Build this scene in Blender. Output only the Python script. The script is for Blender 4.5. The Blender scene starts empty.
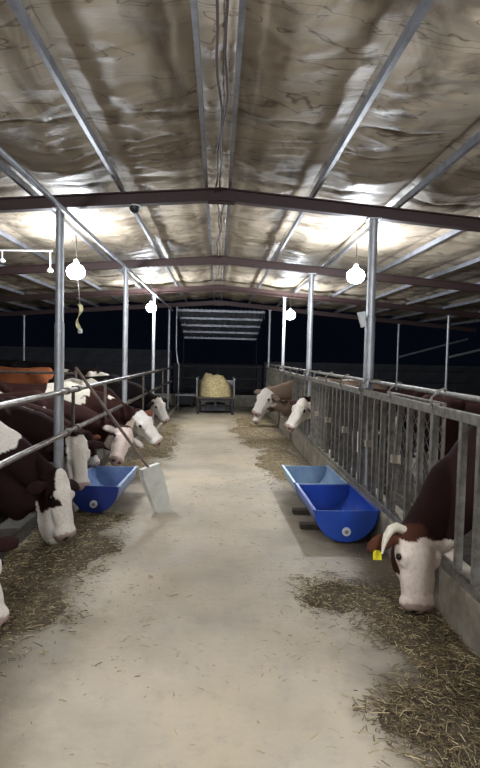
import bpy, math, random
import numpy as np
from mathutils import Vector, Matrix
random.seed(7); RNG = np.random.default_rng(11)
PI = math.pi
sc = bpy.context.scene
col = sc.collection

# ------------------------------------------------------------------ camera, world, exposure
EYE = 1.70
cam_d = bpy.data.cameras.new('camera'); cam = bpy.data.objects.new('camera', cam_d); col.objects.link(cam)
cam_d.sensor_fit = 'VERTICAL'; cam_d.sensor_height = 36.0; cam_d.lens = 560/768*36
cam_d.clip_start = 0.05; cam_d.clip_end = 200
cam.matrix_world = (Matrix.Translation((0, 0, EYE)) @ Matrix.Rotation(-math.atan(22.6/560), 4, 'Z')
                    @ Matrix.Rotation(PI/2-math.atan(27.5/560), 4, 'X') @ Matrix.Rotation(0.023, 4, 'Z'))
sc.camera = cam
w = bpy.data.worlds.new('night'); sc.world = w; w.use_nodes = True
w.node_tree.nodes['Background'].inputs[0].default_value = (0.10, 0.14, 0.30, 1)
w.node_tree.nodes['Background'].inputs[1].default_value = 0.010
sc.view_settings.view_transform = 'Standard'; sc.view_settings.look = 'None'
sc.view_settings.gamma = 1; sc.view_settings.use_curve_mapping = False
sc.view_settings.exposure = 0.55
sc.cycles.use_denoising = True
sc.cycles.max_bounces = 6
sc.cycles.sample_clamp_indirect = 6
LAMP_STRENGTH = 270.0      # emission of every lamp globe

# ------------------------------------------------------------------ materials
def mat(name, c, rough=.6, metal=0., noise=None, bump=None, emit=None, spec=None, attr=None, coat=0):
    m = bpy.data.materials.new(name); m.use_nodes = True
    nt = m.node_tree; b = nt.nodes['Principled BSDF']
    b.inputs['Base Color'].default_value = (*c, 1); b.inputs['Roughness'].default_value = rough
    b.inputs['Metallic'].default_value = metal
    if spec is not None: b.inputs['Specular IOR Level'].default_value = spec
    if coat: b.inputs['Coat Weight'].default_value = coat
    if emit:
        b.inputs['Emission Color'].default_value = (*emit[0], 1); b.inputs['Emission Strength'].default_value = emit[1]
    tc = nt.nodes.new('ShaderNodeTexCoord')
    src = None
    if attr:
        a = nt.nodes.new('ShaderNodeAttribute'); a.attribute_name = attr; src = a.outputs['Color']
        nt.links.new(src, b.inputs['Base Color'])
    if noise:                                  # (scale, second colour, low, high[, stretch])
        n = nt.nodes.new('ShaderNodeTexNoise'); n.inputs['Scale'].default_value = noise[0]; n.inputs['Detail'].default_value = 6
        n.inputs['Roughness'].default_value = .65
        if len(noise) > 4:
            mp = nt.nodes.new('ShaderNodeMapping'); mp.inputs['Scale'].default_value = noise[4]
            nt.links.new(tc.outputs['Object'], mp.inputs[0]); nt.links.new(mp.outputs[0], n.inputs['Vector'])
        else: nt.links.new(tc.outputs['Object'], n.inputs['Vector'])
        r = nt.nodes.new('ShaderNodeMapRange'); r.inputs[1].default_value = noise[2]; r.inputs[2].default_value = noise[3]
        nt.links.new(n.outputs['Fac'], r.inputs[0])
        mx = nt.nodes.new('ShaderNodeMix'); mx.data_type = 'RGBA'
        nt.links.new(r.outputs[0], mx.inputs['Factor'])
        mx.inputs['A'].default_value = (*c, 1); mx.inputs['B'].default_value = (*noise[1], 1)
        if src is not None:
            mx.blend_type = 'MULTIPLY'; nt.links.new(src, mx.inputs['A'])
        nt.links.new(mx.outputs['Result'], b.inputs['Base Color'])
    if bump:                                   # (scale, strength, distance)
        n2 = nt.nodes.new('ShaderNodeTexNoise'); n2.inputs['Scale'].default_value = bump[0]; n2.inputs['Detail'].default_value = 4
        nt.links.new(tc.outputs['Object'], n2.inputs['Vector'])
        bp = nt.nodes.new('ShaderNodeBump'); bp.inputs['Strength'].default_value = bump[1]; bp.inputs['Distance'].default_value = bump[2]
        nt.links.new(n2.outputs['Fac'], bp.inputs['Height']); nt.links.new(bp.outputs[0], b.inputs['Normal'])
    return m
GALV = mat('galvanised_steel', (.42, .43, .44), .42, .75, noise=(9, (.26, .26, .27), .35, .7), bump=(60, .1, .003))
PURL = mat('purlin_steel', (.30, .31, .34), .45, .5, noise=(6, (.17, .17, .19), .4, .7))
POLE = mat('post_steel', (.50, .51, .52), .45, .5, noise=(5, (.33, .33, .34), .4, .7))
RACK = mat('rack_steel', (.25, .235, .205), .55, .4, noise=(14, (.10, .08, .065), .4, .7), bump=(70, .2, .003))
DIRTY = mat('grimy_steel', (.20, .17, .14), .7, .3, noise=(20, (.10, .075, .06), .4, .7))
REDBEAM = mat('red_oxide_paint', (.055, .022, .019), .6, .1, noise=(8, (.05, .03, .028), .35, .7))
RAILP = mat('worn_pipe', (.24, .215, .195), .33, .75, noise=(7, (.12, .085, .065), .45, .65))
DARKM = mat('dark_steel', (.035, .035, .04), .6, .4)
DARKSHEET = mat('roof_sheet', (.20, .20, .21), .5, .5)
WHITEP = mat('white_plastic', (.75, .75, .74), .4)
BLACKP = mat('black_plastic', (.02, .02, .02), .4)
BLUE_N = mat('blue_plastic', (.020, .075, .42), .35, noise=(6, (.018, .06, .33), .4, .7), coat=.2)
BLUE_F = mat('pale_blue_plastic', (.20, .31, .46), .4, noise=(5, (.34, .43, .53), .4, .7))
BLUE_SHADED = mat('shaded_blue_plastic', (.010, .028, .19), .4, noise=(6, (.02, .035, .15), .4, .7))  # near end of the left trough: its shade is painted into the blue
PENF = mat('dark_bedding', (.045, .034, .024), .95, noise=(6, (.02, .015, .011), .4, .7), bump=(18, 1, .04))
KERBD = mat('dirty_kerb', (.09, .08, .065), .9, noise=(7, (.045, .035, .026), .35, .7), bump=(25, .4, .01))
BLUE_L = mat('scuffed_blue_plastic', (.22, .31, .50), .45, noise=(6, (.13, .20, .40), .4, .7))
WOOD = mat('old_timber', (.11, .085, .06), .85, noise=(12, (.05, .04, .03), .4, .7), bump=(30, .3, .01))
HANDLE = mat('tool_handle', (.20, .14, .11), .6, noise=(20, (.12, .08, .06), .4, .7))
ALU = mat('scoop_aluminium', (.78, .77, .69), .5, .1, noise=(7, (.62, .60, .52), .4, .7))
CONC = mat('kerb_concrete', (.33, .29, .225), .85, noise=(7, (.16, .135, .10), .35, .7), bump=(25, .4, .01))
BLOCK = mat('block_wall', (.07, .07, .078), .9, noise=(3, (.045, .045, .052), .4, .7), bump=(20, .4, .02))
LAMPM = mat('lamp_globe', (1, 1, 1), .5, emit=((.86, .92, 1.0), LAMP_STRENGTH))
CABLE = mat('brown_cable', (.06, .035, .03), .6)
RIBBON = mat('fly_ribbon', (.55, .50, .28), .35)
YELLOW = mat('yellow_tag', (.85, .72, .02), .45)
COAT = mat('cow_coat', (1, 1, 1), .85, attr='Col', noise=(45, (.72, .70, .68), .45, .8), bump=(120, .35, .004), spec=.12)
HORN = mat('horn', (.72, .64, .50), .4, noise=(10, (.45, .38, .28), .5, .8))
FEED = mat('fresh_feed', (.19, .145, .08), .95, noise=(16, (.32, .25, .14), .45, .75), bump=(50, .8, .02))
EYE_M = mat('cow_eye', (.01, .008, .008), .12)
HAY = mat('hay_heap', (.66, .54, .28), .9, noise=(18, (.30, .22, .09), .4, .7), bump=(60, 1, .03))
CHAFF = mat('trodden_chaff', (.088, .066, .039), .95, noise=(22, (.16, .12, .065), .5, .8), bump=(50, .8, .02))
STRAWS = [mat('straw_%s' % n, c, .75) for n, c in (('pale', (.55, .44, .25)), ('tan', (.24, .175, .085)), ('brown', (.11, .078, .04)))]

def concrete_floor():
    m = bpy.data.materials.new('alley_concrete'); m.use_nodes = True
    nt = m.node_tree; L = nt.links.new; b = nt.nodes['Principled BSDF']
    g = nt.nodes.new('ShaderNodeNewGeometry')
    def noise(s, d=5, r=.6, dist=0):
        n = nt.nodes.new('ShaderNodeTexNoise'); n.inputs['Scale'].default_value = s; n.inputs['Detail'].default_value = d
        n.inputs['Roughness'].default_value = r; n.inputs['Distortion'].default_value = dist
        L(g.outputs['Position'], n.inputs['Vector']); return n.outputs['Fac']
    def ramp(f, a, b_):
        r = nt.nodes.new('ShaderNodeMapRange'); r.inputs[1].default_value = a; r.inputs[2].default_value = b_; L(f, r.inputs[0]); return r.outputs[0]
    def mix(f, a, b_, k=1.):
        x = nt.nodes.new('ShaderNodeMix'); x.data_type = 'RGBA'
        mm = nt.nodes.new('ShaderNodeMath'); mm.operation = 'MULTIPLY'; mm.inputs[1].default_value = k; L(f, mm.inputs[0]); L(mm.outputs[0], x.inputs['Factor'])
        for s, v in (('A', a), ('B', b_)):
            if isinstance(v, tuple): x.inputs[s].default_value = (*v, 1)
            else: L(v, x.inputs[s])
        return x.outputs['Result']
    c = mix(ramp(noise(1.1, 6), .38, .62), (.475, .40, .295), (.36, .305, .225))
    c = mix(ramp(noise(.5, 3, .5, .6), .52, .66), c, (.56, .45, .28), .6)        # yellowish silage stain
    c = mix(ramp(noise(9, 6, .7), .52, .75), c, (.30, .25, .19), .55)
    c = mix(ramp(noise(70, 2), .66, .72), c, (.50, .40, .24), .6)
    # trodden dirt that lies along both feeding lines
    sx = nt.nodes.new('ShaderNodeSeparateXYZ'); L(g.outputs['Position'], sx.inputs[0])
    ab = nt.nodes.new('ShaderNodeMath'); ab.operation = 'ABSOLUTE'; L(sx.outputs['X'], ab.inputs[0])
    ad = nt.nodes.new('ShaderNodeMath'); ad.operation = 'MULTIPLY_ADD'; L(noise(1.6, 6, .6), ad.inputs[0]); ad.inputs[1].default_value = 1.0; L(ab.outputs[0], ad.inputs[2])
    c = mix(ramp(ad.outputs[0], 1.15, 1.68), c, (.115, .09, .058), .9)
    L(c, b.inputs['Base Color'])
    b.inputs['Roughness'].default_value = .62
    L(ramp(noise(1.7), .3, .7), b.inputs['Roughness'])
    mr = b.inputs['Roughness'].links[0].from_node; mr.inputs[3].default_value = .5; mr.inputs[4].default_value = .8
    bp = nt.nodes.new('ShaderNodeBump'); bp.inputs['Strength'].default_value = .3; bp.inputs['Distance'].default_value = .01
    L(noise(30, 6), bp.inputs['Height']); L(bp.outputs[0], b.inputs['Normal'])
    return m
FLOORM = concrete_floor()

def insulation():
    m = bpy.data.materials.new('insulation_film'); m.use_nodes = True
    nt = m.node_tree; L = nt.links.new; b = nt.nodes['Principled BSDF']
    g = nt.nodes.new('ShaderNodeNewGeometry')
    def noise(s, d=5, r=.6, dist=0, sc_=(1, 1, 1)):
        mp = nt.nodes.new('ShaderNodeMapping'); mp.inputs['Scale'].default_value = sc_; L(g.outputs['Position'], mp.inputs[0])
        n = nt.nodes.new('ShaderNodeTexNoise'); n.inputs['Scale'].default_value = s; n.inputs['Detail'].default_value = d
        n.inputs['Roughness'].default_value = r; n.inputs['Distortion'].default_value = dist
        L(mp.outputs[0], n.inputs['Vector']); return n.outputs['Fac']
    def ramp(f, a, b_):
        r = nt.nodes.new('ShaderNodeMapRange'); r.inputs[1].default_value = a; r.inputs[2].default_value = b_; L(f, r.inputs[0]); return r.outputs[0]
    def mix(f, a, b_, k=1.):
        x = nt.nodes.new('ShaderNodeMix'); x.data_type = 'RGBA'
        mm = nt.nodes.new('ShaderNodeMath'); mm.operation = 'MULTIPLY'; mm.inputs[1].default_value = k; L(f, mm.inputs[0]); L(mm.outputs[0], x.inputs['Factor'])
        for s, v in (('A', a), ('B', b_)):
            if isinstance(v, tuple): x.inputs[s].default_value = (*v, 1)
            else: L(v, x.inputs[s])
        return x.outputs['Result']
    c = mix(ramp(noise(1.3, 4), .35, .65), (.56, .475, .36), (.38, .31, .225))
    c = mix(ramp(noise(1.0, 5, .6, 1.2, (1.6, .8, 1)), .50, .66), c, (.10, .072, .048), .75)
    # thin dark crease lines drawn into the film colour
    v = noise(1.5, 3, .5, 1.5, (.5, 1.6, 1))
    a1 = nt.nodes.new('ShaderNodeMath'); a1.operation = 'SUBTRACT'; L(v, a1.inputs[0]); a1.inputs[1].default_value = .5
    a2 = nt.nodes.new('ShaderNodeMath'); a2.operation = 'ABSOLUTE'; L(a1.outputs[0], a2.inputs[0])
    c = mix(ramp(a2.outputs[0], .012, .0), c, (.07, .05, .035), .75)
    sx = nt.nodes.new('ShaderNodeSeparateXYZ'); L(g.outputs['Position'], sx.inputs[0])       # grime on the taped cross seams
    def M_(op, a_, b_=None, c_=None):
        q = nt.nodes.new('ShaderNodeMath'); q.operation = op
        for i_, v_ in enumerate((a_, b_, c_)):
            if v_ is None: continue
            if isinstance(v_, (int, float)): q.inputs[i_].default_value = v_
            else: L(v_, q.inputs[i_])
        return q.outputs[0]
    yy = M_('MULTIPLY_ADD', noise(2.2, 4), .35, sx.outputs['Y'])
    fr_ = M_('ABSOLUTE', M_('SUBTRACT', M_('FRACT', M_('MULTIPLY_ADD', yy, 1/1.55, 3.5-3.05/1.55)), .5))
    c = mix(M_('MULTIPLY', ramp(fr_, .07, .0), ramp(noise(3.3, 5), .35, .6)), c, (.10, .07, .045), .7)
    L(c, b.inputs['Base Color'])
    b.inputs['Roughness'].default_value = .5; b.inputs['Specular IOR Level'].default_value = .32
    bp = nt.nodes.new('ShaderNodeBump'); bp.inputs['Strength'].default_value = .35; bp.inputs['Distance'].default_value = .02
    L(noise(6, 4, .55, .8, (.6, 2.2, 1)), bp.inputs['Height']); L(bp.outputs[0], b.inputs['Normal'])
    return m
FILM = insulation()

# ------------------------------------------------------------------ mesh helpers
class MB:
    def __init__(s): s.v = []; s.f = []; s.smooth = False
    def add(s, vs, fs):
        n = len(s.v); s.v += [tuple(p) for p in vs]; s.f += [tuple(n+i for i in f) for f in fs]; return s
    def box(s, a, b, rot=0, piv=None):
        (x0, y0, z0), (x1, y1, z1) = a, b
        vs = [(x, y, z) for x in (x0, x1) for y in (y0, y1) for z in (z0, z1)]
        if rot:
            px, py = piv or ((x0+x1)/2, (y0+y1)/2); c, q = math.cos(rot), math.sin(rot)
            vs = [(px+(x-px)*c-(y-py)*q, py+(x-px)*q+(y-py)*c, z) for x, y, z in vs]
        return s.add(vs, [(0, 1, 3, 2), (4, 6, 7, 5), (0, 4, 5, 1), (2, 3, 7, 6), (0, 2, 6, 4), (1, 5, 7, 3)])
    def bar(s, p, q, w_, h_, up=(0, 0, 1)):      # rectangular bar from p to q
        p = Vector(p); q = Vector(q); d = (q-p).normalized(); up = Vector(up)
        if abs(d.dot(up)) > .98: up = Vector((0, 1, 0))
        a = d.cross(up).normalized(); b = a.cross(d).normalized()
        vs = []
        for e in (p, q):
            for i, j in ((-1, -1), (1, -1), (1, 1), (-1, 1)): vs.append(e+a*(i*w_/2)+b*(j*h_/2))
        return s.add(vs, [(3, 2, 1, 0), (4, 5, 6, 7), (0, 1, 5, 4), (1, 2, 6, 5), (2, 3, 7, 6), (3, 0, 4, 7)])
    def tube(s, pts, r, n=10, caps=True):
        pts = [Vector(p) for p in pts]; rs = r if isinstance(r, (list, tuple)) else [r]*len(pts)
        vs, fs = [], []; ref = None
        for i, p in enumerate(pts):
            d = (pts[min(i+1, len(pts)-1)]-pts[max(i-1, 0)]).normalized()
            if ref is None: ref = Vector((0, 0, 1)) if abs(d.z) < .9 else Vector((1, 0, 0))
            a = d.cross(ref).normalized(); b = a.cross(d).normalized(); ref = b
            for k in range(n):
                t = 2*PI*k/n; vs.append(p+(a*math.cos(t)+b*math.sin(t))*rs[i])
        for i in range(len(pts)-1):
            for k in range(n):
                k2 = (k+1) % n; fs.append((i*n+k, i*n+k2, (i+1)*n+k2, (i+1)*n+k))
        if caps:
            fs.append(tuple(reversed(range(n)))); fs.append(tuple((len(pts)-1)*n+k for k in range(n)))
        s.smooth = True
        return s.add(vs, fs)
    def lathe(s, prof, c=(0, 0, 0), n=16, axis='z'):
        vs, fs = [], []
        for r, z in prof:
            for k in range(n):
                t = 2*PI*k/n; p = (r*math.cos(t), r*math.sin(t), z)
                if axis == 'x': p = (p[2], p[0], p[1])
                if axis == 'y': p = (p[1], p[2], p[0])
                vs.append((c[0]+p[0], c[1]+p[1], c[2]+p[2]))
        for i in range(len(prof)-1):
            for k in range(n):
                k2 = (k+1) % n; fs.append((i*n+k, i*n+k2, (i+1)*n+k2, (i+1)*n+k))
        fs.append(tuple(reversed(range(n)))); fs.append(tuple((len(prof)-1)*n+k for k in range(n)))
        s.smooth = True
        return s.add(vs, fs)
    def build(s, name, m, parent=None, bevel=0, smooth=None):
        me = bpy.data.meshes.new(name); me.from_pydata(s.v, [], s.f); me.update()
        return link(name, me, m, parent, bevel, s.smooth if smooth is None else smooth)
def link(name, me, m, parent=None, bevel=0, smooth=False):
    if m is not None: me.materials.append(m)
    o = bpy.data.objects.new(name, me); col.objects.link(o)
    if smooth:
        me.shade_smooth()
        try: me.set_sharp_from_angle(angle=math.radians(42))
        except Exception: pass
    if bevel:
        md = o.modifiers.new('bevel', 'BEVEL'); md.width = bevel; md.segments = 2; md.limit_method = 'ANGLE'
    if parent is not None: o.parent = parent
    return o
def np_mesh(name, verts, quads):
    me = bpy.data.meshes.new(name)
    verts = np.asarray(verts, dtype=np.float32); quads = np.asarray(quads, dtype=np.int32)
    k = quads.shape[1]
    me.vertices.add(len(verts)); me.vertices.foreach_set('co', verts.ravel())
    me.loops.add(quads.size); me.loops.foreach_set('vertex_index', quads.ravel())
    me.polygons.add(len(quads)); me.polygons.foreach_set('loop_start', np.arange(0, quads.size, k, dtype=np.int32))
    try: me.polygons.foreach_set('loop_total', np.full(len(quads), k, dtype=np.int32))
    except Exception: pass
    me.update(calc_edges=True); me.validate()
    return me
def tag(o, label, cat, group=None, kind=None):
    if label: o['label'] = label
    if cat: o['category'] = cat
    if group: o['group'] = group
    if kind: o['kind'] = kind
    return o
def empty(name, loc, label, cat, group=None, rz=0):
    o = bpy.data.objects.new(name, None); o.empty_display_size = .1; o.location = loc; o.rotation_euler.z = rz
    col.objects.link(o); return tag(o, label, cat, group)
def structure(o): o['kind'] = 'structure'; return o
def clone(o, parent=None, **kw):
    c = o.copy(); col.objects.link(c); c.parent = parent
    for k, v in kw.items(): setattr(c, k, v)
    return c

# value noise in numpy
_T = RNG.random((64, 64))
def vnoise(x, y):
    xi = np.floor(x).astype(int); yi = np.floor(y).astype(int); fx = x-xi; fy = y-yi
    fx = fx*fx*(3-2*fx); fy = fy*fy*(3-2*fy)
    g = lambda a, b: _T[a % 64, b % 64]
    return (g(xi, yi)*(1-fx)+g(xi+1, yi)*fx)*(1-fy)+(g(xi, yi+1)*(1-fx)+g(xi+1, yi+1)*fx)*fy
_T3 = RNG.random((32, 32, 32))
def vnoise3(p):
    i = np.floor(p).astype(int); f = p-i; f = f*f*(3-2*f); r = 0
    for a in (0, 1):
        for b in (0, 1):
            for c in (0, 1):
                wt = (f[:, 0] if a else 1-f[:, 0])*(f[:, 1] if b else 1-f[:, 1])*(f[:, 2] if c else 1-f[:, 2])
                r = r+wt*_T3[(i[:, 0]+a) % 32, (i[:, 1]+b) % 32, (i[:, 2]+c) % 32]
    return r

# ------------------------------------------------------------------ layout constants (metres; y runs down the alley)
FR = [-5.85, -1.95, 1.95, 5.89, 9.80, 13.75, 17.60]        # roof frames
SLOPE = 0.08
ZB = 3.30                                                  # underside of a beam at the ridge
ZT = 3.43                                                  # top of a beam at the ridge
HALF = 8.2
PX = lambda y: -1.70+.009*y                                # line of the left posts
RX = 1.60                                                  # right posts

# floor, ground
structure(MB().box((-9, -7, -.15), (9, 19.6, 0)).build('floor', FLOORM))
structure(MB().box((-9, -6.9, -.02), (-1.95, 18.9, .012)).build('floor_pen_left', PENF))
structure(MB().box((1.735, -6.9, -.02), (9, 18.9, .012)).build('floor_pen_right', PENF))
structure(MB().box((-30, -8, -.3), (30, 45, -.16)).build('floor_yard', BLOCK))

# roof: sheet deck plus insulation sheets between purlins
deck = MB()
for s in (-1, 1):
    deck.add([(0, -6.2, ZT+.20), (s*HALF, -6.2, ZT+.20-SLOPE*HALF), (s*HALF, 18.1, ZT+.20-SLOPE*HALF), (0, 18.1, ZT+.20),
              (0, -6.2, ZT+.22), (s*HALF, -6.2, ZT+.22-SLOPE*HALF), (s*HALF, 18.1, ZT+.22-SLOPE*HALF), (0, 18.1, ZT+.22)],
             [(0, 1, 2, 3), (7, 6, 5, 4), (0, 4, 5, 1), (1, 5, 6, 2), (2, 6, 7, 3), (3, 7, 4, 0)])
ceiling = structure(deck.build('ceiling', DARKSHEET))
PUR = [.12, .98, 1.88, 2.82, 3.74, 4.66, 5.58, 6.50, 7.42, 8.14]
def sheet(x0, x1, y0, y1, seed):
    nx = max(4, int(abs(x1-x0)/.05)); ny = max(8, int((y1-y0)/.03))
    u = np.linspace(0, 1, nx+1); v = np.linspace(0, 1, ny+1); U, V = np.meshgrid(u, v, indexing='ij')
    X = x0+(x1-x0)*U; Y = y0+(y1-y0)*V; wd = abs(x1-x0)
    sag = (.045+.015*math.sin(seed*1.7))*np.sin(PI*U)*min(1, wd/.8)
    cross = np.minimum(np.abs(((Y-2.9+.12*vnoise(X*1.3, Y*0+seed)) / 1.55 + .5) % 1 - .5)*1.55/.09, 1.5)   # cross seams that pull the film up
    sag = sag*(1-.65*np.exp(-cross**2*2))
    w1 = 1-np.abs(2*vnoise(X*1.4+seed*3.1, Y*6.0+X*2)-1)            # ridged creases across
    w2 = 1-np.abs(2*vnoise(X*3.5+Y*1.6+9, Y*3.1-X*2.0+seed)-1)      # diagonal creases
    edge = np.sin(PI*np.clip(U, 0.02, .98))**.6
    Z = ZT+.165-SLOPE*np.abs(X)-sag-edge*(.020*w1**3+.020*w2**5+.003*vnoise(X*12, Y*22))
    Vt = np.stack([X, Y, Z], -1).reshape(-1, 3)
    I = np.arange((nx+1)*(ny+1)).reshape(nx+1, ny+1)
    Q = np.stack([I[:-1, :-1], I[:-1, 1:], I[1:, 1:], I[1:, :-1]], -1).reshape(-1, 4)
    if x1 > x0: Q = Q
    return np_mesh('insulation_sheet', Vt, Q)
k = 0
for j in range(len(FR)-1):
    for s in (-1, 1):
        edges = [0]+[p+s*-.035 for p in PUR]
        for a, b in zip(edges[:-1], edges[1:]):
            if a == 0 : a = 0.0
            k = s*(edges.index(a)+1)+12
            me = sheet(s*a, s*b, FR[j], FR[j+1] if j < len(FR)-2 else 18.05, k)
            link('insulation_sheet', me, FILM, ceiling, smooth=True)

# purlins: C sections resting on the beams
def purlin(x, ordinal, side):
    s = -1 if x < 0 else 1
    z = ZT-SLOPE*abs(x); m = MB()
    prof = [(-.016, 0), (.016, 0), (.016, .010), (-.012, .010), (-.012, .052), (.016, .052), (.016, .062), (-.016, .062)]
    if s < 0: prof = [(-p, q) for p, q in prof][::-1]
    vs = [(x+p, y, z+q+.001) for y in (-6.1, 18.1) for p, q in prof]; n = len(prof)
    m.add(vs, [(i, (i+1) % n, n+(i+1) % n, n+i) for i in range(n)]+[tuple(range(n))[::-1], tuple(range(n, 2*n))])
    o = m.build('purlin', PURL)
    return tag(o, f'galvanised steel purlin under the roof film, {ordinal} {side} of the ridge', 'purlin', 'roof purlins')
ORD = ['first', 'second', 'third', 'fourth', 'fifth', 'sixth', 'seventh', 'eighth', 'ninth']
for i, x in enumerate(PUR[:-1]):
    purlin(-x-.035, ORD[i], 'left'); purlin(x-.035, ORD[i], 'right')

# red beams with ridge plate
FN = {5.89: 'nearest in view, over the blue troughs', 9.80: 'second in view, behind the nearest lamps', 13.75: 'third in view, behind the second lamps', 17.60: 'farthest, at the end of the alley roof',
      1.95: 'just above the camera', -1.95: 'behind the camera', -5.85: 'at the back end of the roof'}
for y in FR:
    root = empty('roof_beam', (0, y, ZB), f'dark red painted steel roof beam, {FN[y]}', 'beam', 'cross beams of the roof')
    for s in (-1, 1):
        m = MB(); L_ = HALF
        def P(x, z, yy): return (s*x, yy, z-SLOPE*x)
        for (z0, z1, wy) in ((0, .012, .05), (.012, .118, .006), (.118, .13, .05)):
            vs = [P(x, z, yy) for x in (0, L_) for z in (z0, z1) for yy in (-wy, wy)]
            m.add(vs, [(0, 2, 3, 1), (4, 5, 7, 6), (0, 1, 5, 4), (2, 6, 7, 3), (0, 4, 6, 2), (1, 3, 7, 5)])
        m.build('rafter', REDBEAM, root)
    MB().box((-.14, -.012, -.03), (.14, -.007, .135)).box((-.14, .007, -.03), (.14, .012, .135)).build('ridge_plate', REDBEAM, root, bevel=.002)

# ------------------------------------------------------------------ posts
def post(x, y, r, zt, label, z0=0., sleeve=None, group='posts along the alley', name='steel_post'):
    root = empty(name, (x, y, z0), label, 'post', group)
    MB().tube([(0, 0, 0), (0, 0, zt-z0)], r, 14).build('shaft', POLE, root)
    MB().box((-r*1.5, -r*1.5, zt-z0-.012), (r*1.5, r*1.5, zt-z0)).build('cap_plate', POLE, root)
    MB().box((-r*1.6, -r*1.6, 0), (r*1.6, r*1.6, .012)).build('base_plate', POLE, root)
    if sleeve: MB().tube([(0, 0, .01), (0, 0, sleeve-z0)], r*1.16, 14).build('sleeve', POLE, root)
    return root
SN = {5.89: 'nearest in view', 9.80: 'second in view', 13.75: 'third in view', 17.60: 'farthest', 1.95: 'level with the camera', -1.95: 'behind the camera'}
for y in (1.95, 5.89, 9.80, 13.75, 17.60):
    x = PX(y); post(x, y, .043 if y < 12 else .036, ZB-SLOPE*abs(x), f'grey steel post rising behind the left rails, {SN[y]}', 0, 2.0 if y == 5.89 else None)
    post(RX, y, .046 if y < 12 else .036, ZB-SLOPE*RX, f'grey steel post behind the right feed rack, {SN[y]}', .32, 2.12 if y == 5.89 else None)
for y in (5.89, 9.80, 13.75, 17.60):
    post(5.7, y, .03, ZB-SLOPE*5.7, f'thin outer steel post beyond the right pen, {SN[y]}', 0, group='outer posts beyond the pens')
    post(-6.0, y, .03, ZB-SLOPE*6.0, f'thin outer steel post beyond the left pen, {SN[y]}', 0, group='outer posts beyond the pens')
for i, (a, b) in enumerate((((5.72, 17.5, 1.8), (7.9, 17.5, 2.42)), ((5.72, 13.65, 1.8), (8.1, 13.65, 2.42)))):
    tag(MB().tube([a, b], .03, 8).build('brace_pipe', GALV), f'sloping grey brace pipe running right from the {("farthest", "third")[i]} outer right post', 'pipe', 'brace pipes on the right')
# wall-plate pipe on the tops of the left posts
tag(MB().tube([(PX(1)+.085, -6, 3.09), (PX(17.6)+.085, 17.7, 3.09)], .026, 10).build('top_pipe', PURL), 'long steel pipe running along the tops of the left posts', 'pipe')
sp = empty('downpipe', (-1.29, 17.3, 0), 'thin bent grey pipe hanging beside the farthest left post', 'pipe')
MB().tube([(0, .3, 3.19), (0, 0, 3.17), (0, 0, 1.9), (.05, 0, 1.5), (.09, 0, 1.4), (.09, 0, 0)], .02, 8).build('pipe', GALV, sp)

# ------------------------------------------------------------------ kerbs
structure(MB().add([(PX(y)+dx, y, z) for y in (-6, 19) for dx, z in ((-.28, -.05), (-.05, -.05), (-.07, .14), (-.28, .14))],
                   [(0, 1, 2, 3), (7, 6, 5, 4), (0, 4, 5, 1), (1, 5, 6, 2), (2, 6, 7, 3), (3, 7, 4, 0)]).build('trim_1', KERBD, bevel=.012))
structure(MB().box((1.515, -6, -.05), (1.74, 19, .32)).build('trim_2', CONC, bevel=.015))
structure(MB().box((-1.36, 11.6, -.05), (-1.27, 18.4, .07)).build('trim_3', CONC, bevel=.01))
structure(MB().box((-9, 19.0, -.05), (9, 19.2, .38)).build('trim_4', mat('end_kerb', (.36, .34, .28), .85, noise=(7, (.2, .18, .14), .35, .7)), bevel=.01))

# ------------------------------------------------------------------ left rails
rx = lambda y: PX(y)+.085
for i, (z, r, nm) in enumerate(((1.30, .027, 'upper'), (.865, .027, 'lower'))):
    root = empty('feed_rail', (0, 0, 0), f'long worn steel pipe rail along the left pen, the {nm} of the two', 'rail', 'rails of the left pen')
    MB().tube([(rx(-6), -6, z), (rx(17.7), 17.7, z)], r, 12).build('pipe', RAILP, root)
    for y in (1.95, 5.89, 9.8, 13.75, 17.6):
        MB().tube([(rx(y), y-.035, z), (rx(y), y+.035, z)], r+.012, 12).build('clamp', DIRTY, root)
    MB().tube([(rx(6.3), 6.26, z), (rx(6.3), 6.36, z)], r+.011, 12).build('coupling', DIRTY, root)
pd = empty('pen_divider', (-2.95, 11.78, 0), 'horizontal brown pipe barrier crossing the left pen in front of the orange brown cow', 'barrier')
for z in (.75, 1.27): MB().tube([(0, 0, z), (-5.8, 0, z)], .028, 8).build('rail', DIRTY, pd)
for x in (0, -1.9, -3.8, -5.8): MB().tube([(x, 0, 0), (x, 0, 1.33)], .03, 8).build('upright', DIRTY, pd)
# vertical stay between the two rails near the nearest post, and more along
for i, y in enumerate((6.3, 8.0, 11.8, 15.6)):
    tag(MB().tube([(rx(y)-.045, y, .2), (rx(y)-.045, y, 1.33)], .02, 8).build('rail_stay', DIRTY),
        f'grimy upright stay behind the left rails, {("nearest in view, beside the shovel handle", "second in view", "third in view", "farthest")[i]}', 'stay', 'upright stays of the left rails')

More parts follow.
